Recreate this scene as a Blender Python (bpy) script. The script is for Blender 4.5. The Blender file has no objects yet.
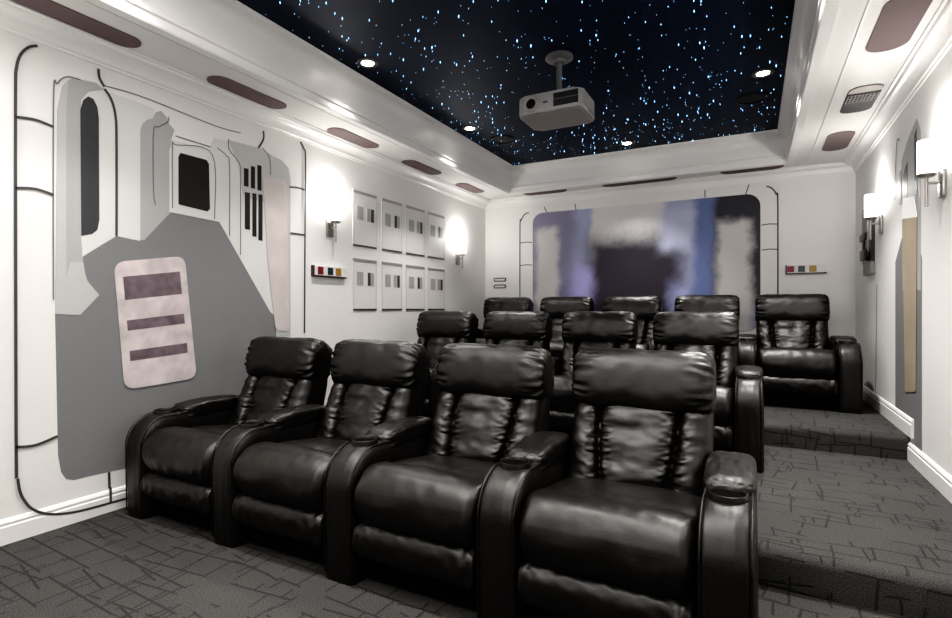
import bpy, bmesh, math, random
from mathutils import Vector, noise
random.seed(7)
COL = bpy.context.scene.collection
PI = math.pi

# ------------------------------------------------------------------ room sizes (metres)
XL, XR = -3.38, 0.95
YF, YB = -2.6, 6.70
SOFFIT, STAR = 2.74, 3.05
STEP = 0.168
Y1, Y2 = 2.58, 4.54
EYE = 1.2
FPX, YAW = 525.0, math.radians(27.8)
TX0, TX1, TY0, TY1 = -2.84, 0.33, -1.6, 6.32      # opening of the ceiling tray

# ------------------------------------------------------------------ survey helpers: a sight line of the photo met with a wall
def sight(px, py):
    r = (px - 476) / FPX
    return (math.cos(YAW) * r - math.sin(YAW), math.cos(YAW) + math.sin(YAW) * r, -(py - 309) / FPX)
def LW(px, py):
    a = sight(px, py); t = XL / a[0]; return (a[1] * t, EYE + a[2] * t)
def RW(px, py):
    a = sight(px, py); t = XR / a[0]; return (a[1] * t, EYE + a[2] * t)
def BW(px, py):
    a = sight(px, py); t = YB / a[1]; return (a[0] * t, EYE + a[2] * t)

# ------------------------------------------------------------------ materials
def new_mat(name):
    m = bpy.data.materials.new(name); m.use_nodes = True
    nt = m.node_tree
    return m, nt, nt.nodes['Principled BSDF']
def simple(name, col, rough=0.5, metal=0.0, emit=None, es=0.0, spec=0.5, bump=0.0, bscale=60.0, mottle=0.0):
    m, nt, b = new_mat(name)
    b.inputs['Base Color'].default_value = (*col, 1)
    b.inputs['Roughness'].default_value = rough
    b.inputs['Metallic'].default_value = metal
    b.inputs['Specular IOR Level'].default_value = spec
    if emit:
        b.inputs['Emission Color'].default_value = (*emit, 1)
        b.inputs['Emission Strength'].default_value = es
    if bump or mottle:
        tc = nt.nodes.new('ShaderNodeTexCoord')
        n = nt.nodes.new('ShaderNodeTexNoise'); n.inputs['Scale'].default_value = bscale; n.inputs['Detail'].default_value = 4
        nt.links.new(tc.outputs['Object'], n.inputs['Vector'])
        if bump:
            bp = nt.nodes.new('ShaderNodeBump'); bp.inputs['Strength'].default_value = bump; bp.inputs['Distance'].default_value = 0.004
            nt.links.new(n.outputs['Fac'], bp.inputs['Height']); nt.links.new(bp.outputs['Normal'], b.inputs['Normal'])
        if mottle:
            r = nt.nodes.new('ShaderNodeValToRGB')
            r.color_ramp.elements[0].color = (*[c * (1 - mottle) for c in col], 1)
            r.color_ramp.elements[1].color = (*[min(1, c * (1 + mottle)) for c in col], 1)
            r.color_ramp.elements[0].position = .3; r.color_ramp.elements[1].position = .7
            nt.links.new(n.outputs['Fac'], r.inputs['Fac']); nt.links.new(r.outputs['Color'], b.inputs['Base Color'])
    return m

WALL = simple('wall_paint', (0.82, 0.812, 0.80), 0.6, bump=0.25, bscale=90)
CEIL = simple('ceiling_paint', (0.82, 0.805, 0.792), 0.5, bump=0.1, bscale=60)
TRIM = simple('trim_gloss', (0.86, 0.85, 0.84), 0.32)
MWHITE = simple('mural_white', (0.70, 0.70, 0.695), 0.5, bump=0.2, bscale=90)
MPALE = simple('mural_pale_grey', (0.53, 0.532, 0.53), 0.55, bump=0.2, bscale=90)
MMID = simple('mural_light_grey', (0.44, 0.445, 0.445), 0.55, bump=0.2, bscale=90)
MGREY = simple('mural_grey', (0.225, 0.23, 0.235), 0.55, bump=0.2, bscale=90, mottle=0.04)
MDARK = simple('mural_charcoal', (0.055, 0.058, 0.062), 0.5)
MBLACK = simple('mural_black', (0.022, 0.018, 0.016), 0.5)
MLINE = simple('mural_line', (0.07, 0.07, 0.07), 0.55)
MTHIN = simple('mural_thin_line', (0.20, 0.20, 0.20), 0.55)
PANEL = simple('panel_white', (0.76, 0.75, 0.74), 0.45)
PANEDGE = simple('panel_edge_grey', (0.58, 0.575, 0.57), 0.5)
BARD = simple('bar_dark', (0.07, 0.062, 0.06), 0.45)
BARM = simple('bar_mid', (0.30, 0.285, 0.28), 0.5)
BARL = simple('bar_light', (0.40, 0.39, 0.385), 0.5)
OVAL = simple('mauve_fabric', (0.185, 0.142, 0.143), 0.85, bump=0.5, bscale=300, mottle=0.12)
STARC = simple('star_ceiling_black', (0.0038, 0.0120, 0.0290), 0.55, spec=0.26, bump=0.15, bscale=220)
NICKEL = simple('brushed_nickel', (0.36, 0.34, 0.325), 0.34, 0.75, bump=0.1, bscale=200)
SHADE = simple('glowing_white_shade', (0.95, 0.93, 0.9), 0.4, emit=(1.0, 0.965, 0.92), es=6.0)
LENS = simple('downlight_lens', (1, 1, 1), 0.4, emit=(1.0, 0.93, 0.84), es=16.0)
RINGM = simple('downlight_ring', (0.10, 0.09, 0.085), 0.45)
SPKB = simple('speaker_black', (0.006, 0.006, 0.007), 0.6)
PROJW = simple('projector_shell', (0.27, 0.27, 0.272), 0.42)
PROJL = simple('projector_belly', (0.31, 0.29, 0.28), 0.5)
PROJD = simple('projector_dark', (0.012, 0.012, 0.013), 0.35)
GLASS = simple('lens_glass', (0.03, 0.018, 0.012), 0.08, spec=0.8)
MOUNT = simple('mount_grey', (0.13, 0.13, 0.132), 0.45)
GRILL = simple('vent_dark', (0.018, 0.015, 0.014), 0.6)
GRILM = simple('vent_grey', (0.26, 0.24, 0.23), 0.5)
CREAM = simple('vent_cream', (0.48, 0.44, 0.41), 0.5)
RED = simple('lamp_red', (0.22, 0.015, 0.03), 0.35)
NAVY = simple('lamp_navy', (0.03, 0.045, 0.06), 0.35)
GOLD = simple('lamp_gold', (0.36, 0.22, 0.03), 0.35)
BROWN = simple('housing_brown', (0.06, 0.03, 0.035), 0.45)
STARS = simple('star_point', (0.5, 0.7, 1.0), 0.5, emit=(0.30, 0.60, 1.0), es=2.6)
PLAST = simple('black_plastic', (0.014, 0.013, 0.0125), 0.32)
BASEB = simple('black_base', (0.004, 0.004, 0.004), 0.8, spec=0.08)
DEV = simple('device_black', (0.02, 0.018, 0.017), 0.35)
DEVG = simple('device_grey', (0.24, 0.235, 0.23), 0.5)

def leather():
    m, nt, b = new_mat('black_leather')
    tc = nt.nodes.new('ShaderNodeTexCoord')
    n1 = nt.nodes.new('ShaderNodeTexNoise'); n1.inputs['Scale'].default_value = 7; n1.inputs['Detail'].default_value = 3; n1.inputs['Distortion'].default_value = .5
    n2 = nt.nodes.new('ShaderNodeTexVoronoi'); n2.inputs['Scale'].default_value = 260
    n3 = nt.nodes.new('ShaderNodeTexNoise'); n3.inputs['Scale'].default_value = 28; n3.inputs['Detail'].default_value = 5
    for n in (n1, n2, n3): nt.links.new(tc.outputs['Object'], n.inputs['Vector'])
    b1 = nt.nodes.new('ShaderNodeBump'); b1.inputs['Strength'].default_value = .16; b1.inputs['Distance'].default_value = .008
    b2 = nt.nodes.new('ShaderNodeBump'); b2.inputs['Strength'].default_value = .25; b2.inputs['Distance'].default_value = .001
    b3 = nt.nodes.new('ShaderNodeBump'); b3.inputs['Strength'].default_value = .35; b3.inputs['Distance'].default_value = .003
    nt.links.new(n1.outputs['Fac'], b1.inputs['Height'])
    nt.links.new(n3.outputs['Fac'], b3.inputs['Height']); nt.links.new(b1.outputs['Normal'], b3.inputs['Normal'])
    nt.links.new(n2.outputs['Distance'], b2.inputs['Height']); nt.links.new(b3.outputs['Normal'], b2.inputs['Normal'])
    nt.links.new(b2.outputs['Normal'], b.inputs['Normal'])
    r = nt.nodes.new('ShaderNodeValToRGB')
    r.color_ramp.elements[0].position = .3; r.color_ramp.elements[0].color = (0.0050, 0.0042, 0.0037, 1)
    r.color_ramp.elements[1].position = .75; r.color_ramp.elements[1].color = (0.0105, 0.0088, 0.0078, 1)
    nt.links.new(n3.outputs['Fac'], r.inputs['Fac']); nt.links.new(r.outputs['Color'], b.inputs['Base Color'])
    b.inputs['Roughness'].default_value = .41
    b.inputs['Specular IOR Level'].default_value = .62
    return m
LEATHER = leather()

def carpet():
    m, nt, b = new_mat('grey_carpet')
    N, L = nt.nodes, nt.links
    tc0 = N.new('ShaderNodeTexCoord'); sx = N.new('ShaderNodeSeparateXYZ'); L.new(tc0.outputs['Object'], sx.inputs[0])
    yz = N.new('ShaderNodeMath'); yz.operation = 'ADD'; L.new(sx.outputs['Y'], yz.inputs[0]); L.new(sx.outputs['Z'], yz.inputs[1])
    cb = N.new('ShaderNodeCombineXYZ'); L.new(sx.outputs['X'], cb.inputs['X']); L.new(yz.outputs[0], cb.inputs['Y'])
    class tc: outputs = {'Object': cb.outputs[0]}
    def math_(op, a, c=None, v=0.0):
        q = N.new('ShaderNodeMath'); q.operation = op
        L.new(a, q.inputs[0])
        if c is not None: L.new(c, q.inputs[1])
        else: q.inputs[1].default_value = v
        return q.outputs[0]
    def brick(rot, scale, w, h, off, loc):
        mp = N.new('ShaderNodeMapping'); mp.inputs['Rotation'].default_value = (0, 0, math.radians(rot)); mp.inputs['Location'].default_value = loc
        L.new(tc.outputs['Object'], mp.inputs['Vector'])
        k = N.new('ShaderNodeTexBrick'); k.inputs['Scale'].default_value = 1.0
        k.inputs['Brick Width'].default_value = w; k.inputs['Row Height'].default_value = h
        k.inputs['Mortar Size'].default_value = .0055; k.inputs['Mortar Smooth'].default_value = .3
        k.offset = off; k.squash = .62; k.squash_frequency = 2; k.offset_frequency = 3
        L.new(mp.outputs['Vector'], k.inputs['Vector'])
        return k.outputs['Fac']
    def patch(scale, thr, loc):
        mp = N.new('ShaderNodeMapping'); mp.inputs['Location'].default_value = loc
        L.new(tc.outputs['Object'], mp.inputs['Vector'])
        v = N.new('ShaderNodeTexVoronoi'); v.inputs['Scale'].default_value = scale; v.distance = 'CHEBYCHEV'
        L.new(mp.outputs['Vector'], v.inputs['Vector'])
        s = N.new('ShaderNodeSeparateColor'); L.new(v.outputs['Color'], s.inputs['Color'])
        return math_('GREATER_THAN', s.outputs['Red'], None, thr)
    a = math_('MULTIPLY', brick(3, 1, .24, .13, .37, (0, 0, 0)), patch(6.5, .35, (0, 0, 0)))
    c = math_('MULTIPLY', brick(11, 1, .33, .17, .43, (.3, .1, 0)), patch(5.6, .72, (1.3, .2, 0)))
    d = math_('MULTIPLY', brick(-5, 1, .24, .15, .29, (.7, .4, 0)), patch(5.6, .70, (.3, 2.2, 0)))
    line = math_('MAXIMUM', math_('MAXIMUM', a, c), d)
    nz = N.new('ShaderNodeTexNoise'); nz.inputs['Scale'].default_value = 190; nz.inputs['Detail'].default_value = 3
    L.new(tc.outputs['Object'], nz.inputs['Vector'])
    nb = N.new('ShaderNodeTexNoise'); nb.inputs['Scale'].default_value = 2.2; nb.inputs['Detail'].default_value = 3
    L.new(tc.outputs['Object'], nb.inputs['Vector'])
    r = N.new('ShaderNodeValToRGB')
    r.color_ramp.elements[0].position = .3; r.color_ramp.elements[0].color = (0.044, 0.044, 0.043, 1)
    r.color_ramp.elements[1].position = .7; r.color_ramp.elements[1].color = (0.132, 0.131, 0.127, 1)
    L.new(nz.outputs['Fac'], r.inputs['Fac'])
    mx = N.new('ShaderNodeMix'); mx.data_type = 'RGBA'
    mx.inputs['B'].default_value = (0.024, 0.024, 0.024, 1)
    L.new(math_('MULTIPLY', line, None, .52), mx.inputs['Factor']); L.new(r.outputs['Color'], mx.inputs['A'])
    mm = N.new('ShaderNodeMix'); mm.data_type = 'RGBA'; mm.blend_type = 'MULTIPLY'; mm.inputs['Factor'].default_value = .35
    L.new(mx.outputs['Result'], mm.inputs['A']); L.new(nb.outputs['Fac'], mm.inputs['B'])
    L.new(mm.outputs['Result'], b.inputs['Base Color'])
    bp = N.new('ShaderNodeBump'); bp.inputs['Strength'].default_value = .7; bp.inputs['Distance'].default_value = .006
    L.new(math_('SUBTRACT', nz.outputs['Fac'], line), bp.inputs['Height']); L.new(bp.outputs['Normal'], b.inputs['Normal'])
    b.inputs['Roughness'].default_value = .95; b.inputs['Specular IOR Level'].default_value = .1
    return m
CARPET = carpet()

# ------------------------------------------------------------------ object helpers
def link(name, me, mat, parent=None):
    o = bpy.data.objects.new(name, me); COL.objects.link(o)
    if mat: me.materials.append(mat)
    if parent: o.parent = parent
    return o
def obj(name, bm, mat, parent=None, smooth=False, angle=None):
    bmesh.ops.recalc_face_normals(bm, faces=bm.faces[:])
    me = bpy.data.meshes.new(name); bm.to_mesh(me); bm.free()
    if smooth or angle:
        me.shade_smooth()
        if angle: me.set_sharp_from_angle(angle=math.radians(angle))
    return link(name, me, mat, parent)
def tag(o, label, cat, group=None):
    o['label'] = label; o['category'] = cat
    if group: o['group'] = group
    return o
def thing(name, label, cat, loc=(0, 0, 0), group=None, rz=0):
    o = bpy.data.objects.new(name, None); COL.objects.link(o); o.location = loc; o.rotation_euler = (0, 0, rz)
    o.empty_display_size = .1
    return tag(o, label, cat, group)
def struct(name, bm, mat, **k):
    o = obj(name, bm, mat, **k); o['kind'] = 'structure'; return o
def box(bm, x0, x1, y0, y1, z0, z1, bevel=0, seg=2):
    vs = [bm.verts.new((x, y, z)) for x in (x0, x1) for y in (y0, y1) for z in (z0, z1)]
    fs = []
    for f in ((0, 1, 3, 2), (4, 6, 7, 5), (0, 4, 5, 1), (2, 3, 7, 6), (0, 2, 6, 4), (1, 5, 7, 3)):
        fs.append(bm.faces.new([vs[i] for i in f]))
    if bevel:
        es = list({e for f in fs for e in f.edges})
        bmesh.ops.bevel(bm, geom=es, offset=bevel, segments=seg, profile=.5, affect='EDGES')
    return bm
def B(*a, **k): return box(bmesh.new(), *a, **k)
def prism(bm, pts, to3, d0, d1):
    """polygon pts (u,v) extruded between depths d0..d1; to3(u,v,d)->xyz"""
    a = [bm.verts.new(to3(u, v, d0)) for u, v in pts]; b = [bm.verts.new(to3(u, v, d1)) for u, v in pts]
    n = len(pts)
    bm.faces.new(a); bm.faces.new(b[::-1])
    for i in range(n): bm.faces.new((a[i], b[i], b[(i + 1) % n], a[(i + 1) % n]))
    return bm
def ribbon(bm, pts, w, to3, d0, d1):
    """flat painted line following pts"""
    L, R = [], []
    for i, p in enumerate(pts):
        a = pts[max(i - 1, 0)]; b = pts[min(i + 1, len(pts) - 1)]
        t = Vector((b[0] - a[0], b[1] - a[1])).normalized(); n = Vector((-t.y, t.x)) * w / 2
        L.append((p[0] + n.x, p[1] + n.y)); R.append((p[0] - n.x, p[1] - n.y))
    A = [[bm.verts.new(to3(u, v, d)) for u, v in q] for q, d in ((L, d0), (R, d0), (L, d1), (R, d1))]
    for i in range(len(pts) - 1):
        for p, q in ((0, 1), (2, 3), (0, 2), (1, 3)): bm.faces.new((A[p][i], A[q][i], A[q][i + 1], A[p][i + 1]))
    for i in (0, -1): bm.faces.new((A[0][i], A[1][i], A[3][i], A[2][i]))
    return bm
def rrect(u0, u1, v0, v1, r, n=8):
    out = []
    for cx, cy, a0 in ((u1 - r, v1 - r, 0), (u0 + r, v1 - r, 90), (u0 + r, v0 + r, 180), (u1 - r, v0 + r, 270)):
        for i in range(n + 1):
            a = math.radians(a0 + 90 * i / n); out.append((cx + r * math.cos(a), cy + r * math.sin(a)))
    return out
def crom(P, n, closed=False):
    out = []; m = len(P)
    segs = m if closed else m - 1
    for i in range(segs):
        g = (lambda k: P[k % m]) if closed else (lambda k: P[min(max(k, 0), m - 1)])
        p0, p1, p2, p3 = g(i - 1), g(i), g(i + 1), g(i + 2)
        for j in range(n):
            t = j / n
            out.append(tuple(.5 * (2 * p1[q] + (p2[q] - p0[q]) * t + (2 * p0[q] - 5 * p1[q] + 4 * p2[q] - p3[q]) * t * t + (3 * p1[q] - p0[q] - 3 * p2[q] + p3[q]) * t ** 3) for q in range(len(p1))))
    if not closed: out.append(tuple(P[-1]))
    return out
def tube(bm, pts, r, n=8):
    rings = []
    for i, p in enumerate(pts):
        p = Vector(p); a = Vector(pts[max(i - 1, 0)]); b = Vector(pts[min(i + 1, len(pts) - 1)])
        t = (b - a).normalized(); u = t.cross(Vector((0, 0, 1)))
        if u.length < .05: u = t.cross(Vector((1, 0, 0)))
        u.normalize(); v = t.cross(u)
        rings.append([bm.verts.new(p + u * r * math.cos(2 * PI * k / n) + v * r * math.sin(2 * PI * k / n)) for k in range(n)])
    for A, C in zip(rings, rings[1:]):
        for k in range(n): bm.faces.new((A[k], A[(k + 1) % n], C[(k + 1) % n], C[k]))
    bm.faces.new(rings[0][::-1]); bm.faces.new(rings[-1])
    return bm
def lathe(bm, prof, at=(0, 0, 0), n=28, axis='z'):
    rings = []
    for r, h in prof:
        ring = []
        for k in range(n):
            a = 2 * PI * k / n; x, y = r * math.cos(a), r * math.sin(a)
            p = (x, y, h) if axis == 'z' else (x, h, y)
            ring.append(bm.verts.new((p[0] + at[0], p[1] + at[1], p[2] + at[2])))
        rings.append(ring)
    for A, C in zip(rings, rings[1:]):
        for k in range(n): bm.faces.new((A[k], A[(k + 1) % n], C[(k + 1) % n], C[k]))
    bm.faces.new(rings[0][::-1]); bm.faces.new(rings[-1])
    return bm
def roll(bm, prof, width, x0, p=6, nx=40, wr=None, center=None, crown=0.0):
    """padded body: closed profile (y,z) swept along x, rounded in at both ends"""
    m = len(prof)
    cy = sum(q[0] for q in prof) / m; cz = sum(q[1] for q in prof) / m
    if center: cy, cz = center
    rings = []
    for i in range(nx + 1):
        u = math.sin(PI / 2 * (2 * i / nx - 1)) * .9985
        s = (1 - abs(u) ** p) ** (1 / p)
        ring = []
        for k, (y, z) in enumerate(prof):
            d = Vector((y - cy, z - cz)); q = d * s
            if wr:
                q += d.normalized() * wr(u, k / m, d) * min(1, s * 1.5)
            zz = cz + q.y + (crown * (1 - u * u) if d.y > 0 else 0)
            ring.append(bm.verts.new((x0 + (u + 1) * width / 2, cy + q.x, zz)))
        rings.append(ring)
    for A, C in zip(rings, rings[1:]):
        for k in range(m): bm.faces.new((A[k], A[(k + 1) % m], C[(k + 1) % m], C[k]))
    bm.faces.new(rings[0][::-1]); bm.faces.new(rings[-1])
    return bm
def nz(*a): return noise.noise(Vector(a))
def children(o): return [c for c in bpy.data.objects if c.parent == o]
def copy_tree(o, parent=None):
    c = o.copy(); COL.objects.link(c); c.parent = parent
    for ch in children(o): copy_tree(ch, c)
    return c

# ------------------------------------------------------------------ room shell
struct('floor', B(XL, XR, YF, YB, -.12, 0), CARPET)
def platform(name, y0, z1):
    bm = bmesh.new()
    prof = [(YB, 0), (YB, z1)]
    r = .045
    for i in range(9):
        a = math.radians(90 + 90 * i / 8); prof.append((y0 + r + r * math.cos(a), z1 - r + r * math.sin(a)))
    prof.append((y0 + .012, 0))
    prism(bm, prof, lambda u, v, d: (d, u, v), XL, XR)
    return struct(name, bm, CARPET, angle=40)
platform('floor_lower_step', Y1, STEP)
platform('floor_upper_step', Y2, 2 * STEP)
struct('wall_left', B(XL - .12, XL, YF - .12, YB + .12, -.12, STAR + .2), WALL)
struct('wall_right', B(XR, XR + .12, YF - .12, YB + .12, -.12, STAR + .2), WALL)
struct('wall_back', B(XL, XR, YB, YB + .12, -.12, STAR + .2), WALL)
struct('wall_front', B(XL, XR, YF - .12, YF, -.12, STAR + .2), WALL)
bm = bmesh.new()                                              # soffit ring round the tray
box(bm, XL, TX0, YF, YB, SOFFIT, STAR + .1); box(bm, TX1, XR, YF, YB, SOFFIT, STAR + .1)
box(bm, TX0, TX1, TY1, YB, SOFFIT, STAR + .1); box(bm, TX0, TX1, YF, TY0, SOFFIT, STAR + .1)
struct('ceiling_soffit', bm, CEIL)
struct('ceiling', B(TX0, TX1, TY0, TY1, STAR, STAR + .1), STARC)

def mould_run(prof, a, b, side):
    """profile (out, z) run from a to b along a wall; side = outward direction"""
    bm = bmesh.new(); a = Vector(a); b = Vector(b); n = Vector(side)
    A = [bm.verts.new((a.x + n.x * o, a.y + n.y * o, z)) for o, z in prof]
    C = [bm.verts.new((b.x + n.x * o, b.y + n.y * o, z)) for o, z in prof]
    m = len(prof)
    bm.faces.new(A); bm.faces.new(C[::-1])
    for i in range(m): bm.faces.new((A[i], C[i], C[(i + 1) % m], A[(i + 1) % m]))
    return bm
S = SOFFIT
CROWN = [(0, S), (0, S - .118), (.010, S - .118), (.013, S - .104), (.022, S - .098)] + \
        [(.022 + .062 * (1 - math.cos(t * PI / 2)), S - .098 + .066 * math.sin(t * PI / 2)) for t in (.2, .4, .6, .8, 1)] + \
        [(.092, S - .026), (.096, S - .014), (.112, S - .012), (.112, S)]
for nm, a, b, sd in (('trim_1', (XL, YF), (XL, YB), (1, 0)), ('trim_2', (XR, YF), (XR, YB), (-1, 0)),
                     ('trim_3', (XL, YB), (XR, YB), (0, -1)), ('trim_4', (XL, YF), (XR, YF), (0, 1))):
    k = .5 if nm == 'trim_3' else 1.0
    struct(nm, mould_run([(o * k, z) for o, z in CROWN], a, b, sd), TRIM, angle=25)
# tray: moulding on the upright faces, and a crown under the star panel
T = STAR
TRAY = [(0, T), (0, S - .012), (-.050, S - .012), (-.050, S - .030), (.014, S - .030), (.020, S - .020), (.020, S + .022), (.030, S + .030), (.030, S + .055), (.022, S + .064), (.022, T - .128)] + \
       [(.022 + .066 * (1 - math.cos(t * PI / 2)), T - .128 + .098 * math.sin(t * PI / 2)) for t in (.15, .3, .45, .6, .8, 1)] + [(.100, T - .022), (.106, T - .004), (.106, T)]
for nm, a, b, sd in (('trim_5', (TX0, TY0), (TX0, TY1), (1, 0)), ('trim_6', (TX1, TY0), (TX1, TY1), (-1, 0)),
                     ('trim_7', (TX0 - .05, TY1), (TX1 + .05, TY1), (0, -1)), ('trim_8', (TX0 - .05, TY0), (TX1 + .05, TY0), (0, 1))):
    struct(nm, mould_run(TRAY, a, b, sd), TRIM, angle=25)
bm = bmesh.new(); box(bm, .512, .524, YF, TY1 + .1, S - .005, S); struct('trim_9', bm, TRIM)
bm = bmesh.new(); box(bm, TX0 - .12, TX0 - .108, YF, TY1 + .1, S - .004, S); struct('trim_10', bm, TRIM)

BASE = lambda z: [(0, z), (.018, z), (.018, z + .088), (.013, z + .094), (.013, z + .104), (.016, z + .108), (.010, z + .122), (0, z + .128)]
struct('baseboard_left', mould_run(BASE(0), (XL, YF), (XL, Y1), (1, 0)), TRIM)
struct('baseboard_left.001', mould_run(BASE(STEP), (XL, Y1), (XL, Y2), (1, 0)), TRIM)
struct('baseboard_left.002', mould_run(BASE(2 * STEP), (XL, Y2), (XL, YB), (1, 0)), TRIM)
struct('baseboard_right', mould_run(BASE(0), (XR, YF), (XR, Y1), (-1, 0)), TRIM)
struct('baseboard_right.001', mould_run(BASE(STEP), (XR, Y1 - .09), (XR, Y2), (-1, 0)), TRIM)
struct('baseboard_right.002', mould_run(BASE(2 * STEP), (XR, Y2 - .09), (XR, YB), (-1, 0)), TRIM)
struct('baseboard_back', mould_run(BASE(2 * STEP), (XL, YB), (XR, YB), (0, -1)), TRIM)

# ------------------------------------------------------------------ recliners
AW, SW, PITCH = .18, .589, .769
def arc(cy, cz, r, a0, a1, n):
    return [(cy + r * math.cos(math.radians(a0 + (a1 - a0) * i / n)), cz + r * math.sin(math.radians(a0 + (a1 - a0) * i / n))) for i in range(n + 1)]
def dense(P, step=.03):
    out = []
    for a, b in zip(P, P[1:] + P[:1]):
        d = math.hypot(b[0] - a[0], b[1] - a[1]); k = max(1, int(d / step))
        out += [(a[0] + (b[0] - a[0]) * i / k, a[1] + (b[1] - a[1]) * i / k) for i in range(k)]
    return out
ARM_TOP = arc(.17, .405, .165, 180, 95, 10) + [(.27, .566), (.42, .552), (.74, .54)] + arc(.74, .50, .05, 90, 0, 5)
ARMP = dense([(.012, .0)] + [(.006, .2)] + ARM_TOP + [(.79, .2), (.78, 0)])
def arm_mesh():
    bm = bmesh.new()
    def wr(u, t, d): return .0035 * nz(u * 2.2, t * 9, 3.1) + .002 * nz(u * 5, t * 26, 1.1) + (.006 * (1 - abs(u) ** 2) if d.y > 0 else 0)
    roll(bm, ARMP, AW, 0, p=9, nx=26, wr=wr, center=(.40, 0))
    for xx in (.017, AW - .017):                              # stitched welts
        tube(bm, [(xx, y - (.001 if y < .1 else 0), z + .0035) for y, z in [(.010, .03)] + ARM_TOP[:13]], .0038, 6)
    return bm
def pad_mesh():
    prof = crom([(.285, .525), (.265, .556), (.275, .587), (.325, .606), (.48, .612), (.64, .608), (.690, .590), (.690, .545), (.50, .530)], 6, True)
    def wr(u, t, d):
        return .015 * abs(nz(u * 2.5, t * 26, 7.7)) * (.5 + abs(u)) + .004 * nz(u * 6, t * 12, 2.2)
    return roll(bmesh.new(), prof, AW - .004, .002, p=5, nx=30, wr=wr, crown=.006)
def cup_mesh():
    bm = bmesh.new()
    lathe(bm, [(.040, .500), (.049, .505), (.049, .583), (.056, .584), (.057, .578), (.057, .570), (.050, .56), (.050, .49), (.001, .49)][::-1][2:-1] if False else
          [(.001, .568), (.0535, .568), (.0545, .5895), (.0570, .5925), (.0605, .5915), (.0625, .580), (.0625, .560), (.001, .560)], (AW / 2, .190, 0), 36)
    return bm
def seat_mesh():
    prof = crom([(.64, .36), (.64, .425), (.46, .456), (.30, .480), (.22, .480), (.175, .499), (.10, .512), (.035, .490), (-.012, .430), (-.018, .355), (.012, .292), (.07, .272), (.30, .29)], 7, True)
    def wr(u, t, d):
        w = .008 * nz(u * 1.7, t * 9, 11.0) + .004 * nz(u * 6, t * 14, 5.0)
        w += .014 * nz(u * 10, t * 7, 2.0) * max(0, (abs(u) - .72) / .28)
        # vertical pulls on the front roll near the tuck
        w += .005 * nz(u * 13, t * 5, 9.0) * math.exp(-((d.y + .11) / .06) ** 2)
        return w
    return roll(bmesh.new(), prof, SW + .006, -.003, p=10, nx=64, wr=wr, crown=.014)
def foot_mesh():
    prof = crom([(.06, .285), (.012, .272), (-.010, .235), (-.006, .170), (.022, .130), (.09, .125), (.16, .14), (.16, .275)], 6, True)
    def wr(u, t, d): return .006 * nz(u * 9, t * 10, 4.0) + .010 * nz(u * 14, t * 6, 2.0) * max(0, (abs(u) - .7) / .3)
    return roll(bmesh.new(), prof, SW + .002, -.001, p=13, nx=54, wr=wr)
def head_mesh():
    W = .630
    P = []
    for i in range(96):
        a = 2 * PI * i / 96; c, s = math.cos(a), math.sin(a)
        e = .78
        y = .108 * math.copysign(abs(c) ** e, c); z = .148 * math.copysign(abs(s) ** e, s)
        if c > 0: y *= 1.25
        P.append((y, z))
    k = math.radians(12); c, s = math.cos(k), math.sin(k)
    P = [(.780 + y * c + z * s, .862 - y * s + z * c) for y, z in P]
    def wr(u, t, d):
        e = max(0, (abs(u) - .56) / .44)
        g = -.042 * e * abs(nz(u * 1.6, t * 24, 21.0 + (3 if u > 0 else 0))) + .014 * e * nz(u * 3.5, t * 42, 4.0) + .006 * e
        return g + .006 * nz(u * 2.2, t * 6, 8.0) + .0025 * nz(u * 5, t * 18, 1.0)
    return roll(bmesh.new(), P, W, (SW - W) / 2, p=7, nx=84, wr=wr)
def lumbar_mesh():
    W, NX, NZ = .610, 120, 64
    z0, z1 = .40, .785
    bm = bmesh.new(); G = []
    for j in range(NZ + 1):
        v = j / NZ; row = []
        for i in range(NX + 1):
            u = 2 * i / NX - 1
            xs = .175 - .045 * (1 - v) + .012 * math.sin(v * PI)
            x = u * W / 2
            edge = (1 - abs(u) ** 7) ** (1 / 3.5) * (1 - abs(2 * v - 1) ** 7) ** (1 / 3.5)
            d = abs(abs(x) - xs)
            if abs(x) < xs: bulge = .030 * (1 - (x / xs) ** 4)
            else:
                h = (W / 2 - xs) / 2; q = (abs(x) - xs - h) / h; bulge = .034 * (1 - abs(q) ** 2.4)
            valley = -.030 * math.exp(-(d / .013) ** 2)
            ruch = (.020 * nz(x * 9 + (5 if x > 0 else 0), v * 21 - d * 14, 3.0) + .012 * nz(x * 22, v * 34, 9.0)) * math.exp(-(d / (.050 + .022 * nz(v * 6, 4.0, x * 2))) ** 2) * (1 - math.exp(-(d / .010) ** 2))
            soft = .016 * nz(x * 6, v * 5, 6.0) + .006 * nz(x * 14, v * 11, 16.0)
            y = .085 * edge + (bulge + valley + ruch + soft) * min(1, edge * 1.3)
            lean = .550 + .195 * v
            row.append(bm.verts.new((SW / 2 + x, lean + .06 - y, z0 + (z1 - z0) * v + .02 * (1 - abs(u) ** 2) * (v > .9) * 0)))
        G.append(row)
    for j in range(NZ):
        for i in range(NX): bm.faces.new((G[j][i], G[j][i + 1], G[j + 1][i + 1], G[j + 1][i]))
    bk = [(G[0][0].co.x, .76, z0), (G[0][-1].co.x, .76, z0), (G[-1][-1].co.x, .84, z1), (G[-1][0].co.x, .84, z1)]
    b = [bm.verts.new(p) for p in bk]
    bm.faces.new(b)
    bm.faces.new([b[0]] + [G[0][i] for i in range(NX + 1)] + [b[1]])
    bm.faces.new([b[3]] + [G[-1][i] for i in range(NX + 1)] + [b[2]])
    bm.faces.new([b[0]] + [G[j][0] for j in range(NZ + 1)] + [b[3]])
    bm.faces.new([b[1]] + [G[j][-1] for j in range(NZ + 1)] + [b[2]])
    return bm
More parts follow.
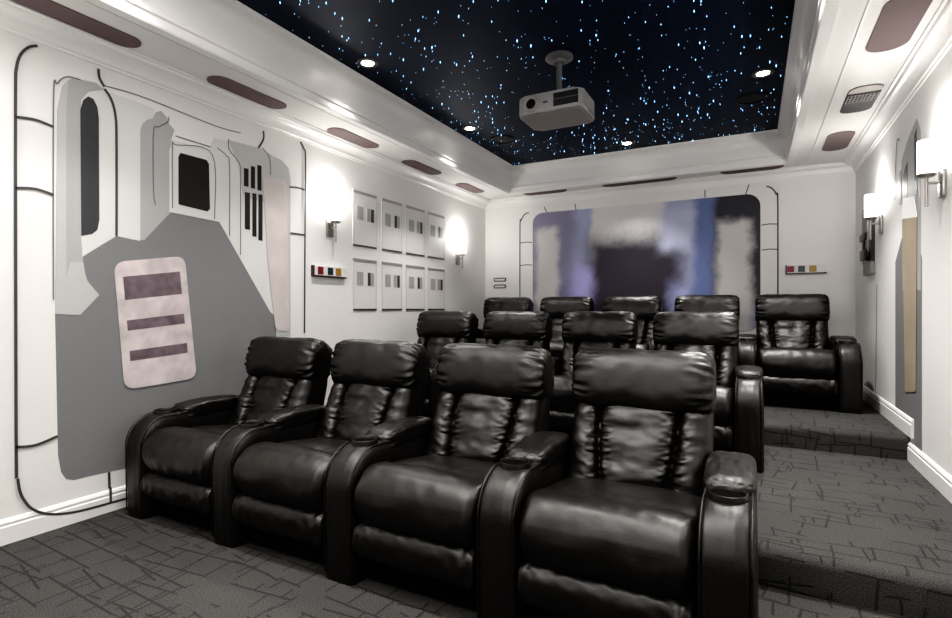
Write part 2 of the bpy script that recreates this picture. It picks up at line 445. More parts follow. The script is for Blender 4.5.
def shell_mesh():
    prof = dense([(.70, .10), (.70, .42), (.79, .78), (.84, .975), (.895, .975), (.865, .72), (.785, .40), (.785, .10)], .06)
    return roll(bmesh.new(), prof, SW - .004, .002, p=12, nx=18)
def base_mesh():
    bm = bmesh.new(); box(bm, .01, SW - .01, .085, .76, .012, .14); box(bm, .02, SW - .02, .16, .72, .0, .05); box(bm, .004, SW - .004, .16, .7, .13, .30)
    return bm

def add_arm(root, x, first=None):
    if first:
        c = copy_tree(first, root); c.location = (x, 0, 0); return c
    a = obj('arm', arm_mesh(), LEATHER, root, angle=60); a.location = (x, 0, 0)
    obj('armrest_pad', pad_mesh(), LEATHER, a, smooth=True)
    c = obj('cup_holder', cup_mesh(), PLAST, a, angle=40)
    c['label'] = 'round black plastic cup holder ring'
    obj('cup_shade_disc', lathe(bmesh.new(), [(.001, .570), (.0535, .570), (.0535, .5805), (.001, .5805)], (AW / 2, .190, 0), 28), BASEB, a)  # flat black disc stands for the shade down inside the cup
    return a
def make_recliner():
    r = thing('recliner', '', 'recliner')
    obj('base', base_mesh(), BASEB, r)
    obj('seat_cushion', seat_mesh(), LEATHER, r, smooth=True)
    obj('footrest', foot_mesh(), LEATHER, r, smooth=True)
    b = obj('backrest', shell_mesh(), LEATHER, r, angle=50)
    obj('back_cushion', lumbar_mesh(), LEATHER, b, angle=75)
    obj('headrest', head_mesh(), LEATHER, b, smooth=True)
    a = add_arm(r, -AW)
    return r, a
proto, arm0 = make_recliner()
ROWS = [(-3.24, 1.745, 0.0, 4, 'front row on the floor'), (-3.19, 3.74, STEP, 4, 'middle row on the lower step'), (-3.215, 5.28, 2 * STEP, 5, 'back row on the upper step')]
PLACE = {0: ['black leather recliner at the left-wall end of the {r}', 'second black leather recliner from the left wall in the {r}',
             'third black leather recliner from the left wall in the {r}', 'black leather recliner at the aisle end of the {r}'],
         2: ['black leather recliner at the left-wall end of the {r}', 'second black leather recliner from the left wall in the {r}',
             'black leather recliner in the exact middle of the {r}', 'fourth black leather recliner from the left wall in the {r}',
             'black leather recliner at the right-wall end of the {r}']}
used = False
for ri, (x0, y0, z0, n, rn) in enumerate(ROWS):
    for k in range(n):
        o = copy_tree(proto) if used else proto
        used = True
        o.location = (x0 + AW + k * PITCH, y0, z0)
        o['label'] = PLACE[2 if n == 5 else 0][k].format(r=rn)
        o['group'] = 'recliners of the ' + rn.split(' on ')[0]
        if k == n - 1: add_arm(o, SW, arm0)

# ------------------------------------------------------------------ star ceiling: points, downlights, speakers
bm = bmesh.new()
sx0, sx1, sy0, sy1 = TX0 + .13, TX1 - .13, TY0 + .13, TY1 - .13
for i in range(1650):
    x = random.uniform(sx0, sx1); y = random.uniform(sy0, sy1)
    big = random.random() ** 3
    r = .0013 + .0036 * big; h = .007 + .020 * big
    v = [bm.verts.new((x + r * math.cos(a), y + r * math.sin(a), STAR - h * .35)) for a in (0, PI / 2, PI, 1.5 * PI)]
    t = bm.verts.new((x, y, STAR - .0004)); b = bm.verts.new((x, y, STAR - h))
    for q in range(4):
        bm.faces.new((v[q], v[(q + 1) % 4], t)); bm.faces.new((v[(q + 1) % 4], v[q], b))
st = obj('fibre_star_lights', bm, STARS); st['kind'] = 'stuff'
tag(st, 'tiny blue-white star lights scattered over the black tray ceiling', 'star lights')

def spot(loc, energy, size=100, blend=1.0, col=(1, .965, .93), rad=.05, aim=None):
    l = bpy.data.lights.new('downlight_lamp', 'SPOT'); l.energy = energy; l.color = col; l.spot_size = math.radians(size); l.spot_blend = blend; l.shadow_soft_size = rad
    o = bpy.data.objects.new('downlight_lamp', l); COL.objects.link(o); o.location = loc
    if aim: o.rotation_euler = (Vector(aim) - Vector(loc)).to_track_quat('-Z', 'Y').to_euler()
    return o
DL = [(-2.56, 3.11, 'small round downlight in the star ceiling above the left side, nearer one'),
      (-2.56, 4.72, 'small round downlight in the star ceiling above the left side, farther one'),
      (-1.24, 5.96, 'small round downlight in the star ceiling close to the back edge'),
      (.07, 4.69, 'small round downlight in the star ceiling beside the right edge')]
dproto = None
for x, y, lb in DL:
    if dproto is None:
        dproto = o = thing('downlight', lb, 'downlight', (x, y, STAR), 'recessed downlights')
        obj('trim_ring', lathe(bmesh.new(), [(.047, 0), (.047, -.004), (.056, -.009), (.078, -.006), (.080, 0)], n=32), RINGM, o, angle=40)
        obj('lens', lathe(bmesh.new(), [(.001, -.0005), (.046, -.0005), (.046, -.005), (.001, -.008)], n=28), LENS, o, angle=40)
    else:
        o = copy_tree(dproto); o.location = (x, y, STAR); o['label'] = lb
DEN = 92
for x, y in [(a, b) for a, b, _ in DL] + [(.07, 3.1), (-2.56, 1.5), (.07, 1.5), (-1.24, 1.5), (-2.56, -.2), (.07, -.2), (-1.24, -.9)]:
    spot((x, y, STAR - .03), 1.08 * DEN * (2.1 if x > 0 and y > 2 else 0.75 if y < 2 else 1.35 if y > 5 else 1.0))
sproto = None
for x, y, lb in ((-.006, 5.2, 'black round speaker in the star ceiling at the right, behind the downlight'), (-2.414, 5.19, 'black round speaker in the star ceiling at the far left corner')):
    if sproto is None:
        sproto = o = thing('ceiling_speaker', lb, 'speaker', (x, y, STAR), 'black ceiling speakers')
        obj('rim', lathe(bmesh.new(), [(.115, 0), (.115, -.006), (.121, -.012), (.132, -.010), (.136, 0)], n=40), SPKB, o, angle=40)
        obj('grille', lathe(bmesh.new(), [(.001, -.0005), (.114, -.0005), (.114, -.004), (.001, -.006)], n=40), SPKB, o, angle=40)
    else:
        o = copy_tree(sproto); o.location = (x, y, STAR); o['label'] = lb

# ------------------------------------------------------------------ soffit ovals and the air vent
LWT = lambda u, v, d: (XL + d, u, v)          # onto the left wall
BWT = lambda u, v, d: (u, YB - d, v)
RWT = lambda u, v, d: (XR - d, u, v)
CLT = lambda u, v, d: (u, v, SOFFIT - d)
def oval(u0, u1, v0, v1, lb, grp):
    o = obj('ceiling_oval', prism(bmesh.new(), rrect(u0, u1, v0, v1, min(u1 - u0, v1 - v0) * .49), CLT, 0, .006), OVAL)
    tag(o, lb, 'ceiling inset', grp)
ORD = ['nearest', 'second nearest', 'third', 'fourth', 'farthest']
for k, (a, b) in enumerate(((1.17, 1.80), (2.25, 2.87), (3.37, 3.98), (4.46, 5.10), (5.58, 6.16))):
    oval(-3.265, -3.095, a, b, ORD[k] + ' mauve oval inset along the left soffit', 'mauve ovals on the left soffit')
for k, (a, b) in enumerate(((-2.71, -2.12), (-1.66, -.785), (-.325, .295))):
    oval(a, b, 6.39, 6.63, ['left', 'middle, longest', 'right'][k] + ' mauve oval inset on the soffit above the back wall', 'mauve ovals on the back soffit')
for k, (a, b) in enumerate(((3.24, 3.90), (5.50, 6.12))):
    oval(.588, .792, a, b, ['large near mauve oval inset on the right soffit', 'small far mauve oval inset on the right soffit'][k], 'mauve ovals on the right soffit')
v = thing('air_vent', 'dark slatted air vent with cream end in the right soffit', 'air vent', (.70, 4.72, SOFFIT))
lo = lambda u, w, d: (u, w, -d)
obj('back_plate', prism(bmesh.new(), rrect(-.10, .10, -.27, .29, .075), lo, 0, .004), SPKB, v)
obj('cream_end', prism(bmesh.new(), [p for p in rrect(-.098, .098, -.268, .0, .073) if p[1] < -.16] + [(.098, -.16), (-.098, -.16)], lo, .004, .009), CREAM, v)
g = obj('grille', B(-.098, .098, -.155, .12, -.008, -.004), GRILL, v)
bm = bmesh.new()
for i in range(9): box(bm, -.095 + i * .022, -.086 + i * .022, -.13, .02, -.014, -.008)
for i in range(4): box(bm, -.096, .096, -.13 + i * .048, -.122 + i * .048, -.016, -.013)
obj('slats', bm, GRILM, g)

# ------------------------------------------------------------------ projector
pr = thing('projector', 'grey-white projector hanging from the star ceiling on a short pole', 'projector', (-1.255, 3.645, 2.575))
pr.scale = (1.09, 1.09, 1.09)
bm = bmesh.new()
prism(bm, rrect(-.215, .215, -.175, .175, .05), lambda u, w, d: (u, w, d), 0, .122)
bmesh.ops.bevel(bm, geom=[e for e in bm.edges if abs(e.verts[0].co.z - e.verts[1].co.z) < .001], offset=.014, segments=3, profile=.5, affect='EDGES')
obj('body', bm, PROJW, pr, angle=40)
obj('belly', prism(bmesh.new(), rrect(-.198, .198, -.158, .158, .045), lambda u, w, d: (u, w, d), -.003, .001), PROJL, pr)
obj('seam', B(-.2155, .2155, -.12, .16, .030, .034), PROJD, pr)
ln = obj('lens', lathe(bmesh.new(), [(.033, -.165), (.033, -.189), (.044, -.194), (.052, -.186), (.054, -.165)], (-.115, 0, .061), 32, 'y'), PROJL, pr, angle=40)
obj('lens_glass', lathe(bmesh.new(), [(.001, -.182), (.033, -.180), (.033, -.17), (.001, -.17)], (-.115, 0, .061), 28, 'y'), GLASS, ln)
gr = obj('exhaust_grille', B(.035, .195, -.180, -.170, .022, .104, bevel=.003), PROJD, pr)
bm = bmesh.new()
for i in range(7): box(bm, .036, .194, -.1825, -.1795, .026 + i * .011, .029 + i * .011)
obj('grille_slats', bm, PROJD, gr)
bm = bmesh.new(); box(bm, .036, .194, -.183, -.179, .061, .065); obj('grille_bar', bm, MOUNT, gr)
obj('indicator', B(-.035, -.005, -.178, -.172, .055, .064), PROJD, pr)
bm = bmesh.new(); lathe(bm, [(.001, .122), (.065, .122), (.065, .132), (.03, .15), (.022, .16), (.001, .16)], (0, .04, 0), 24)
tube(bm, [(0, .04, .15), (0, .04, .412)], .019, 16)
obj('pole', bm, MOUNT, pr, angle=40)
obj('ceiling_plate', lathe(bmesh.new(), [(.001, .4355), (.092, .4355), (.094, .423), (.080, .411), (.047, .407), (.041, .386), (.001, .386)], (0, .04, 0), 36), MOUNT, pr, angle=40)

# ------------------------------------------------------------------ wall sconces
def make_sconce():
    s = thing('wall_sconce', '', 'wall sconce', group='lit wall sconces')
    # local: wall at x=0, light stands out along +x; z=0 at the foot of the shade
    obj('back_plate', B(0, .018, -.042, .042, -.135, .015, bevel=.004), NICKEL, s, angle=40)
    bm = bmesh.new(); tube(bm, [(.018, 0, -.052), (.075, 0, -.052)], .0075, 10); obj('arm', bm, NICKEL, s, angle=40)
    bm = bmesh.new(); tube(bm, [(.078, 0, -.185), (.078, 0, -.012)], .0085, 12); obj('stem', bm, NICKEL, s, angle=40)
    obj('shade_holder', lathe(bmesh.new(), [(.001, -.016), (.034, -.016), (.045, -.006), (.045, .002), (.001, .002)], (.078, 0, 0), 28), NICKEL, s, angle=40)
    obj('shade', lathe(bmesh.new(), [(.001, .002), (.039, .002), (.042, .008), (.042, .185), (.039, .19), (.001, .19)], (.078, 0, 0), 32), SHADE, s, angle=40)
    return s
sc0 = make_sconce()
SCON = [(XL, 3.57, 1.985, 0, 'lit white sconce on the left wall just right of the corridor mural'),
        (XL, 5.89, 1.905, 0, 'lit white sconce on the left wall between the panels and the back corner'),
        (XR, 3.83, 1.965, PI, 'lit white sconce on the right wall, the nearer and higher of the two'),
        (XR, 5.43, 1.965, PI, 'lit white sconce on the right wall, the farther one near the back corner')]
for k, (x, y, z, rz, lb) in enumerate(SCON):
    o = sc0 if k == 0 else copy_tree(sc0)
    o.location = (x, y, z); o.rotation_euler = (0, 0, rz); o['label'] = lb
    l = bpy.data.lights.new('sconce_lamp', 'POINT'); l.energy = 7; l.color = (1, .965, .925); l.shadow_soft_size = .03
    for dz in (.215,):
        q = bpy.data.objects.new('sconce_lamp', l); COL.objects.link(q); q.location = (x + .078 * math.cos(rz), y, z + dz)

# ------------------------------------------------------------------ left wall: corridor mural
LIFT = [0]
def poly(o, name, px, mat, d0, d1, fn=LW, to=LWT):
    LIFT[0] += .00008                                  # each coat of paint a hair above the last
    return obj(name, prism(bmesh.new(), [fn(*p) for p in px], to, d0 + LIFT[0], d1 + LIFT[0]), mat, o)
def lines(o, name, plist, w, mat, d0, d1, fn=LW, to=LWT, n=6):
    for pl in plist:
        q = [fn(*p) for p in pl]
        q = crom(q, n) if len(q) > 2 else q
        obj(name, ribbon(bmesh.new(), q, w, to, d0, d1), mat, o)
mu = thing('wall_mural', 'grey and white painted corridor mural covering the near left wall', 'mural')
e = .0012
YR = LW(277, 330)[0]
fl = [LW(*p) for p in [(55, 314), (80, 314), (99, 295), (86, 280), (82, 257), (117, 236), (143, 240), (170, 212), (219, 221)]] + [LW(276, 318)]
fl += [(YR, .62), (YR - .06, .55)] + [LW(127, 468), LW(90, 476), LW(74, 480), LW(66, 479), LW(61, 472), LW(58, 455)]
obj('grey_floor', prism(bmesh.new(), fl, LWT, 0, e), MGREY, mu)
poly(mu, 'left_pillar_side', [(55, 314), (57, 110), (62, 86), (72, 78), (96, 83), (104, 90), (86, 98), (81, 112), (81, 240), (84, 272), (88, 282), (99, 295), (80, 315)], MMID, e, 2 * e)
poly(mu, 'left_pillar_foot', [(66, 276), (72, 292), (80, 315), (99, 295), (86, 280), (83, 262), (70, 262)], MPALE, 2 * e, 3 * e)
poly(mu, 'left_pillar_face', [(57, 110), (62, 86), (68, 80), (66, 110), (66, 276), (72, 292), (80, 315), (55, 314)], MPALE, 2 * e, 3 * e)
poly(mu, 'tall_window_frame', [(82, 257), (81, 100), (88, 92), (103, 90), (110, 100), (114, 116), (116, 236)], MWHITE, e, 2 * e)
poly(mu, 'tall_window', [(81, 236), (80, 110), (83, 100), (88, 96.5), (93, 99), (97, 107), (98.5, 118), (99, 220), (97, 230), (92, 234)], MDARK, 2 * e, 3 * e)
poly(mu, 'block_side', [(140, 240), (140, 130), (142, 124), (147, 120), (153, 118), (156, 112), (161, 111), (166, 117), (169, 124), (174, 130), (171, 140), (170, 213), (144, 240)], MMID, e, 2 * e)
poly(mu, 'block_face', [(116, 236), (114.5, 112), (108, 92), (140, 103), (154, 109), (153, 117), (147, 120), (142, 124), (140, 130), (140, 241)], MWHITE, e, 2 * e)
poly(mu, 'square_window_frame', [(169, 212), (169, 150), (173, 140), (210, 151), (217, 160), (219, 222)], MWHITE, 2 * e, 3 * e)
poly(mu, 'square_window', [(178, 204), (178, 157), (180, 153), (206, 160), (208.5, 164), (209.5, 209), (207, 211.5), (180, 205)], MBLACK, 3 * e, 4 * e)
poly(mu, 'right_panel', [(217, 160), (209, 150), (214, 138), (230, 142), (262, 150), (277, 158), (277, 318), (270, 312), (219, 222)], MWHITE, e, 2 * e)
poly(mu, 'upper_pale_field', [(228, 140), (262, 149), (272, 156), (277, 172), (277, 205), (262, 202), (243, 196), (238, 165)], MPALE, 2 * e, 3 * e)  # pale grey area of the mural paint
poly(mu, 'right_pillar', [(277, 335), (277, 172), (273, 157), (281, 160), (288, 168), (290, 180), (290, 335)], MPALE, 2 * e, 3 * e)
bm = bmesh.new()
for x0, x1, ya, yb in ((243.5, 248, 168, 186), (250.5, 254.5, 166, 188), (257, 261, 165, 190), (244.5, 249.5, 192, 229), (252, 256, 193, 236), (258, 262, 194, 240)):
    prism(bm, [LW(x0, ya), LW(x1, ya + 1), LW(x1, yb + 1), LW(x0, yb)], LWT, 3 * e, 5.2 * e)
obj('dark_slots', bm, MBLACK, mu)
lines(mu, 'outline_stroke', [[(37, 46), (28, 47.5), (20, 55), (16, 68), (15, 90), (15, 200), (15.5, 400), (16, 478)],
                      [(300, 142), (303.5, 149), (305, 160), (304.5, 240), (304, 333)],
                      [(98, 69), (99, 78), (104, 87)], [(263, 131), (263, 139), (258, 148)],
                      [(15, 117), (35, 120), (53, 127)], [(15, 188), (35, 189), (53, 195)], [(15, 447), (35, 445), (57, 436)],
                      [(289, 187), (298, 188), (304, 190)], [(290, 233), (304, 235)], [(108.5, 472), (109, 488)],
                      [(104, 89), (111, 100), (115, 116), (116, 140), (116, 236)]], .013, MLINE, 4 * e, 6 * e)
lines(mu, 'baseboard_stroke', [[(16, 478), (18, 490), (22, 499), (30, 508), (44, 513), (62, 513), (84, 509), (128, 497)], [(108.8, 487), (109, 502)]], .013, MLINE, .0185, .0195)
lines(mu, 'thin_stroke', [[(53, 300), (53, 100), (57, 84), (66, 77), (80, 80)], [(155, 205), (153, 190), (153, 132), (158, 127), (167, 122), (168, 117)],
                         [(175, 136), (210, 147)], [(172, 208), (172, 147), (176, 145), (212, 155), (214, 219)], [(228, 139), (229, 150), (239, 164), (240, 180), (240, 255)],
                         [(217, 148), (226, 156), (229, 166), (229, 236)], [(262, 148), (269, 158), (270, 175)], [(104, 86), (130, 93), (160, 104), (215, 126), (240, 133)]], .006, MTHIN, 4 * e, 5.8 * e)

MOTT = simple('decal_offwhite', (0.60, 0.545, 0.55), 0.55, bscale=9, mottle=0.18)
MAUV = simple('decal_mauve', (0.17, 0.13, 0.15), 0.55, bscale=14, mottle=0.35)
PALE = simple('decal_pale', (0.62, 0.575, 0.565), 0.55, bscale=6, mottle=0.08)
def quad_rr(px, r, n=6):
    """rounded four-sided outline in wall metres"""
    out = []; m = len(px)
    for i in range(m):
        p, a, b = Vector(px[i]), Vector(px[i - 1]), Vector(px[(i + 1) % m])
        s, t = p + (a - p).normalized() * r, p + (b - p).normalized() * r
        for k in range(n + 1):
            q = k / n; w = s * (1 - q) ** 2 + p * 2 * q * (1 - q) + t * q * q
            out.append((w.x, w.y))
    return out
dc = thing('wall_decal', 'tilted off-white rounded decal with mauve bands on the grey mural', 'wall decal')
Q = [LW(*p) for p in ((113, 262), (184, 256), (196, 378), (124, 390))]
obj('backing', prism(bmesh.new(), quad_rr(Q, .07), LWT, .006, .008), MOTT, dc)
bm = bmesh.new()
def lerp2(a, b, t): return (a[0] + (b[0] - a[0]) * t, a[1] + (b[1] - a[1]) * t)
for t0, t1 in ((.12, .30), (.46, .54), (.70, .78)):
    L0, L1 = lerp2(Q[0], Q[3], t0), lerp2(Q[0], Q[3], t1); R0, R1 = lerp2(Q[1], Q[2], t0), lerp2(Q[1], Q[2], t1)
    prism(bm, [lerp2(L0, R0, .1), lerp2(L0, R0, .9), lerp2(L1, R1, .9), lerp2(L1, R1, .1)], LWT, .008, .009)
obj('bands', bm, MAUV, dc)
d2 = obj('wall_decal', prism(bmesh.new(), quad_rr([LW(*p) for p in ((262, 176), (286, 181), (289, 331), (275, 331), (267, 260))], .05), LWT, .007, .009), PALE)
tag(d2, 'tall narrow pale decal at the right end of the mural', 'wall decal')

# eight painted panels
ROWN = ['upper', 'lower']
CX4 = [(352.5, 376), (381.5, 401.5), (405.5, 424), (427.5, 444)]
for r in range(2):
    for k, (xa, xb) in enumerate(CX4):
        y0, y1 = LW(xa, 230)[0], LW(xb, 230)[0]
        zt, zb = ((2.345, 1.805), (1.690, 1.185))[r]
        p = thing('wall_panel', '%s panel in the %s row of white louvred panels on the left wall' % (['first from the left,', 'second from the left,', 'third from the left,', 'rightmost'][k], ROWN[r]), 'wall panel', (XL, y0, zb), 'white louvred wall panels')
        w, h = y1 - y0, zt - zb
        PT = lambda u, v, d: (d, u, v)
        obj('face', prism(bmesh.new(), [(0, 0), (w, 0), (w, h), (0, h)], PT, 0, .005), PANEL, p)
        bm = bmesh.new()
        for a, b in ((0, .008), (w - .008, w)): box(bm, .005, .007, a, b, 0, h)
        obj('edge_strips', bm, PANEDGE, p)
        obj('top_bar', B(.005, .009, 0, w, h - .03, h - .002), BARL if r == 0 else BARM, p)
        obj('bottom_bar', B(.005, .009, 0, w, 0, .018), BARD, p)
        zg = h - .13 - (.0 if r else .02)
        bm = bmesh.new()
        for i in range(5): box(bm, .005, .0075, w * (.16 + .055 * i), w * (.16 + .055 * i + .04), zg - .13, zg)
        obj('light_grille', bm, BARL, p)
        bm = bmesh.new(); flip = (k + r) % 2
        box(bm, .005, .008, w * (.62 if flip else .76), w * (.74 if flip else .88), zg - .13, zg); obj('dark_louvre', bm, BARD, p)
        bm = bmesh.new(); box(bm, .005, .008, w * (.77 if flip else .58), w * (.88 if flip else .73), zg - .13, zg); obj('grey_louvre', bm, BARL, p)

# small lamp strips
def lamp_strip(lb, at, rot, lamps, w):
    s = thing('wall_indicator_strip', lb, 'indicator panel', at, 'small indicator strips with coloured lamps'); s.rotation_euler = (0, 0, rot)
    # local: u along +x, out along -y
    obj('housing', B(-w / 2, w / 2, -.030, 0, -.042, .045, bevel=.004), PANEL, s)
    bm = bmesh.new(); box(bm, -w / 2 - .006, w / 2 + .006, -.034, 0, -.052, -.040); box(bm, -w / 2 - .010, -w / 2, -.034, 0, -.052, .045)
    obj('trim', bm, BROWN, s)
    for f, m, lbx in lamps:
        h = obj('lamp', B(w * f - .032, w * f + .032, -.037, -.030, -.030, .036, bevel=.003), m, s); h['label'] = lbx
    return s
LP = [(-.32, RED, 'dark red lamp'), (-.02, NAVY, 'navy lamp'), (.24, GOLD, 'gold lamp')]
lamp_strip('small strip with red, navy and gold lamps on the left wall beside the panels', (XL, 3.56, 1.535), PI / 2, LP, .40)
lamp_strip('small strip with coloured lamps on the back wall above the right recliner', (.51, YB, 1.632), 0, [(-.40, RED, 'dark red lamp'), (-.12, NAVY, 'navy lamp'), (.17, GOLD, 'gold lamp')], .36)
for z, lb in ((1.612, 'upper of the two small slot vents on the back wall'), (1.517, 'lower of the two small slot vents on the back wall')):
    s = thing('slot_vent', lb, 'slot vent', (-3.15, YB, z), 'slot vents by the left corner')
    obj('rim', prism(bmesh.new(), rrect(-.095, .095, -.027, .027, .022), lambda u, w, d: (u, -d, w), 0, .010), BARD, s)
    obj('slot', prism(bmesh.new(), rrect(-.080, .080, -.013, .013, .012), lambda u, w, d: (u, -d, w), .010, .013), PANEL, s)

# ------------------------------------------------------------------ back wall mural (plain colour fields)
def mural_mat(x0, x1, z0, z1):
    m, nt, b = new_mat('mural_colour_fields'); N, L = nt.nodes, nt.links
    tc = N.new('ShaderNodeTexCoord')
    ns = N.new('ShaderNodeTexNoise'); ns.inputs['Scale'].default_value = 3.4; ns.inputs['Detail'].default_value = 6; ns.inputs['Roughness'].default_value = .65
    L.new(tc.outputs['Object'], ns.inputs['Vector'])
    sub = N.new('ShaderNodeVectorMath'); sub.operation = 'SUBTRACT'; L.new(ns.outputs['Color'], sub.inputs[0]); sub.inputs[1].default_value = (.5, .5, .5)
    mul = N.new('ShaderNodeVectorMath'); mul.operation = 'SCALE'; L.new(sub.outputs[0], mul.inputs[0]); mul.inputs['Scale'].default_value = .22
    add = N.new('ShaderNodeVectorMath'); add.operation = 'ADD'; L.new(tc.outputs['Object'], add.inputs[0]); L.new(mul.outputs[0], add.inputs[1])
    sp = N.new('ShaderNodeSeparateXYZ'); L.new(add.outputs[0], sp.inputs[0])
    def ramp(src, a, b_, lo, hi):
        q = N.new('ShaderNodeMapRange'); q.interpolation_type = 'SMOOTHSTEP'
        q.inputs['From Min'].default_value = a; q.inputs['From Max'].default_value = b_; q.inputs['To Min'].default_value = lo; q.inputs['To Max'].default_value = hi
        L.new(src, q.inputs['Value']); return q.outputs[0]
    def mul_(a, c):
        q = N.new('ShaderNodeMath'); q.operation = 'MULTIPLY'; L.new(a, q.inputs[0]); L.new(c, q.inputs[1]); return q.outputs[0]
    def field(xa, xb, za, zb, s):
        X, Z = sp.outputs['X'], sp.outputs['Z']
        return mul_(mul_(ramp(X, xa - s, xa + s, 0, 1), ramp(X, xb - s, xb + s, 1, 0)), mul_(ramp(Z, za - s, za + s, 0, 1), ramp(Z, zb - s, zb + s, 1, 0)))
    cur = N.new('ShaderNodeRGB'); cur.outputs[0].default_value = (0.24, 0.235, 0.34, 1); cur = cur.outputs[0]
    for (xa, xb, za, zb, s, col) in (
        (-2.05, 0.0, 0, 4, .10, (0.40, 0.42, 0.60)),
        (-1.85, -.95, 1.85, 4, .05, (0.74, 0.73, 0.74)),
        (-2.25, -.70, 0, 1.45, .18, (0.11, 0.10, 0.19)),
        (-1.92, -.72, 0, 2.12, .20, (0.026, 0.021, 0.034)),
        (-1.0, -.55, 1.9, 2.45, .12, (0.50, 0.52, 0.68)),
        (-2.1, -1.85, 1.2, 1.75, .12, (0.36, 0.34, 0.62)),
        (-.86, -.60, 1.1, 1.5, .12, (0.34, 0.36, 0.60)),
        (-.62, -.36, 1.3, 4, .07, (0.15, 0.20, 0.40)),
        (-.40, .40, 1.2, 2.6, .06, (0.035, 0.035, 0.045)),
        (-2.60, -2.28, 0, 2.28, .07, (0.62, 0.60, 0.60)),
        (-.36, -.02, 0, 2.22, .07, (0.62, 0.60, 0.60)),
        (-2.30, -2.1, 0, 1.35, .06, (0.50, 0.50, 0.56))):
        mx = N.new('ShaderNodeMix'); mx.data_type = 'RGBA'
        L.new(field(xa, xb, za, zb, s), mx.inputs['Factor']); L.new(cur, mx.inputs['A']); mx.inputs['B'].default_value = (*col, 1); cur = mx.outputs['Result']
    L.new(cur, b.inputs['Base Color']); b.inputs['Roughness'].default_value = .5
    return m
bmur = thing('mural_panel', 'wide blue, violet and black abstract mural on the back wall in a white frame', 'mural')
MX0, MX1, MZ0, MZ1 = -2.655, .075, .95, 2.50
obj('picture', prism(bmesh.new(), rrect(MX0, MX1, MZ0, MZ1, .14), BWT, 0, .004), mural_mat(MX0, MX1, MZ0, MZ1), bmur)
fr = [(MX0 - .19, .95), (MX0 - .19, 2.30), (MX0 - .175, 2.42), (MX0 - .12, 2.50), (MX0 - .06, 2.52)]
fr2 = [(MX1 + .17, .95), (MX1 + .17, 2.34), (MX1 + .155, 2.47), (MX1 + .11, 2.545), (MX1 + .06, 2.57)]
STK = lambda p_, w_: obj('frame_stroke', ribbon(bmesh.new(), p_, w_, BWT, 0, .003), MLINE, bmur)
for pl in (fr, fr2): STK(crom(pl, 6), .014)
for x0, x1, z in ((MX0 - .19, MX0 - .01, 2.11), (MX0 - .19, MX0 - .01, 1.80), (MX1 + .01, MX1 + .17, 2.14), (MX1 + .01, MX1 + .17, 1.86)):
    STK([(x0, z), ((x0 + x1) / 2, z + .008), (x1, z)], .010)
for a, b in (((544, 206.5), (547, 213)), ((575, 204), (576, 210)), ((705, 190), (705, 197.5)), ((749, 184.5), (745.5, 195))):
    STK([BW(*a), BW(*b)], .010)

# ------------------------------------------------------------------ right wall
rm = thing('wall_mural', 'narrow grey and white painted mural strip on the right wall', 'mural')
g_ = [RW(*p) for p in ((922, 258), (919, 246), (902, 238), (895.5, 262))]
zl, zu = STEP + .1285, 2 * STEP + .1285
g_ += [(g_[3][0], zu), (Y2 - .091, zu), (Y2 - .091, zl), (g_[0][0], zl)]
obj('grey_strip', prism(bmesh.new(), g_, RWT, 0, e), MGREY, rm)
poly(rm, 'upper_panel', [(921, 290), (921, 130), (917, 118), (908, 140), (902, 160), (903, 290)], MMID, 0, .8 * e, RW, RWT)
poly(rm, 'dark_slot', [(904, 205), (904, 175), (906, 166), (908, 162), (908, 205)], MDARK, e, 2 * e, RW, RWT)
poly(rm, 'dark_edge', [(915, 196), (915, 135), (917, 128), (918, 196)], MDARK, e, 2 * e, RW, RWT)
poly(rm, 'short_slot', [(899.5, 205), (899.5, 172), (901.5, 170), (901.5, 205)], MMID, e, 2 * e, RW, RWT)
lines(rm, 'outline_stroke', [[(877, 285), (876, 395)], [(895, 200), (897, 145), (900, 140)]], .012, MTHIN, 2 * e, 3 * e, RW, RWT)
GOLDC = simple('decal_gold', (0.40, 0.335, 0.25), 0.5, bscale=5, mottle=0.08)
GLARE = simple('decal_painted_highlight', (0.92, 0.91, 0.89), 0.45)
gd = thing('wall_decal', 'tall slim gold decal with painted-on highlight at its top on the right wall', 'wall decal')
obj('gold_strip', prism(bmesh.new(), quad_rr([RW(*p) for p in ((903, 219), (918, 215), (916.5, 392), (906, 392), (904.5, 300))], .02), RWT, .004, .006), GOLDC, gd)
obj('painted_highlight', prism(bmesh.new(), quad_rr([RW(*p) for p in ((902.5, 219), (904, 198), (915, 196), (918.5, 217))], .02), RWT, .004, .007), GLARE, gd)  # bright highlight on the gold, put into the colour
dv = thing('wall_device', 'black arched wall device with handset-like lumps behind the far right sconce', 'wall device', (XR, 5.92, 1.62))
ax = lambda u, w, d: (-d, u, w)
obj('arched_plate', prism(bmesh.new(), [(-.20, 0), (.20, 0)] + [(.20 * math.cos(math.radians(a)), .36 + .20 * math.sin(math.radians(a))) for a in range(0, 181, 15)], ax, 0, .03), DEV, dv)
bm = bmesh.new(); prism(bm, rrect(-.11, .11, .03, .50, .08), ax, .03, .045); obj('inset', bm, DEVG, dv, angle=40)
bm = bmesh.new(); box(bm, -.068, -.045, -.16, .10, .02, .12, bevel=.012); box(bm, -.068, -.045, -.14, .12, .20, .27, bevel=.012); box(bm, -.06, -.045, -.03, .03, .1, .22, bevel=.006)
obj('handset', bm, DEV, dv, angle=40)
obj('lower_box', B(-.035, 0, -.22, .14, -.11, 0, bevel=.006), DEVG, dv)

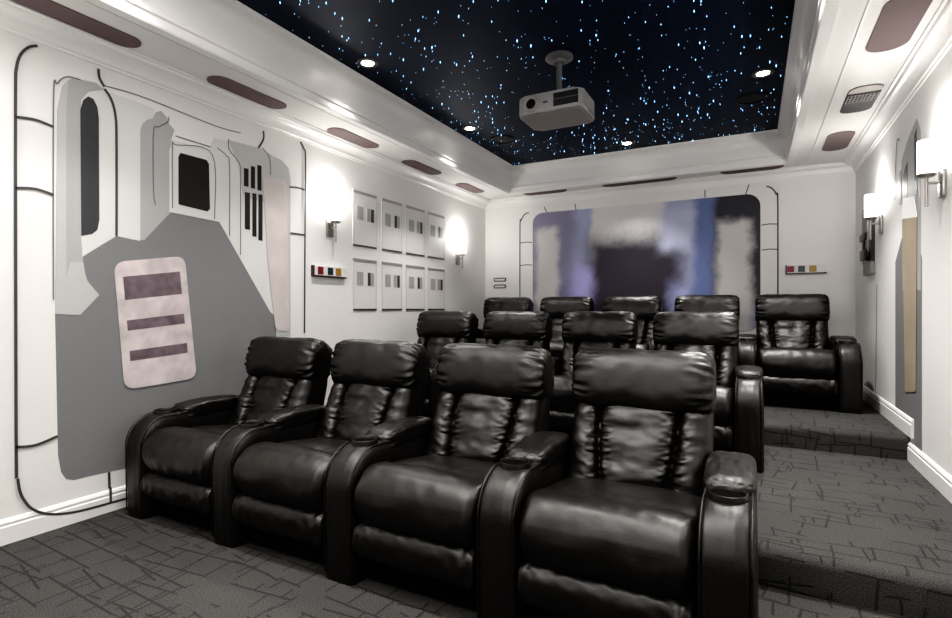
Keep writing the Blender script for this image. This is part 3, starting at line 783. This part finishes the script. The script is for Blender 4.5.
# ------------------------------------------------------------------ added fill lights without fixtures; sconce lamps just out of view
def area(loc, aim, sx, sy, e_, col=(1, .96, .92)):
    l = bpy.data.lights.new('added_fill_light', 'AREA'); l.shape = 'RECTANGLE'; l.size = sx; l.size_y = sy; l.energy = e_; l.color = col
    o = bpy.data.objects.new('added_fill_light', l); COL.objects.link(o); o.location = loc
    o.rotation_euler = (Vector(aim) - Vector(loc)).to_track_quat('-Z', 'Y').to_euler()
    return o
area((-1.2, -2.2, 2.2), (-1.2, 4, 1.2), 3.0, 1.0, 24)  # unseen fill added behind the camera to brighten seats and back wall
area((-1.25, .6, STAR - .02), (-1.25, .6001, 0), 2.4, 2.0, 60)  # overhead fill added out of view, no fixture there
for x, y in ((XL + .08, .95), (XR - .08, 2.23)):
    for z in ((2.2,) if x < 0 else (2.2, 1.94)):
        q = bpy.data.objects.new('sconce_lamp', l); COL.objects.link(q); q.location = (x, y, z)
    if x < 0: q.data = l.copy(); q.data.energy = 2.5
w = bpy.data.worlds.new('room_air'); bpy.context.scene.world = w; w.use_nodes = True
w.node_tree.nodes['Background'].inputs['Color'].default_value = (1, .97, .94, 1); w.node_tree.nodes['Background'].inputs['Strength'].default_value = .3

# ------------------------------------------------------------------ camera
cd = bpy.data.cameras.new('camera'); cam = bpy.data.objects.new('camera', cd); COL.objects.link(cam)
cd.sensor_fit = 'HORIZONTAL'; cd.sensor_width = 36; cd.lens = FPX / 952 * 36; cd.clip_start = .05
cam.location = (0, 0, EYE); cam.rotation_euler = (PI / 2, 0, YAW)
bpy.context.scene.camera = cam
sc = bpy.context.scene
sc.view_settings.view_transform = 'Standard'; sc.view_settings.look = 'None'; sc.view_settings.exposure = 0.42
vs = sc.view_settings; vs.use_curve_mapping = True
cv = vs.curve_mapping.curves[3]
cv.points[0].location = (0, 0); cv.points[-1].location = (1, 1)
for p in ((.02, .005), (.08, .055), (.25, .24), (.6, .63)): cv.points.new(*p)
vs.curve_mapping.update()
sc.cycles.use_denoising = True
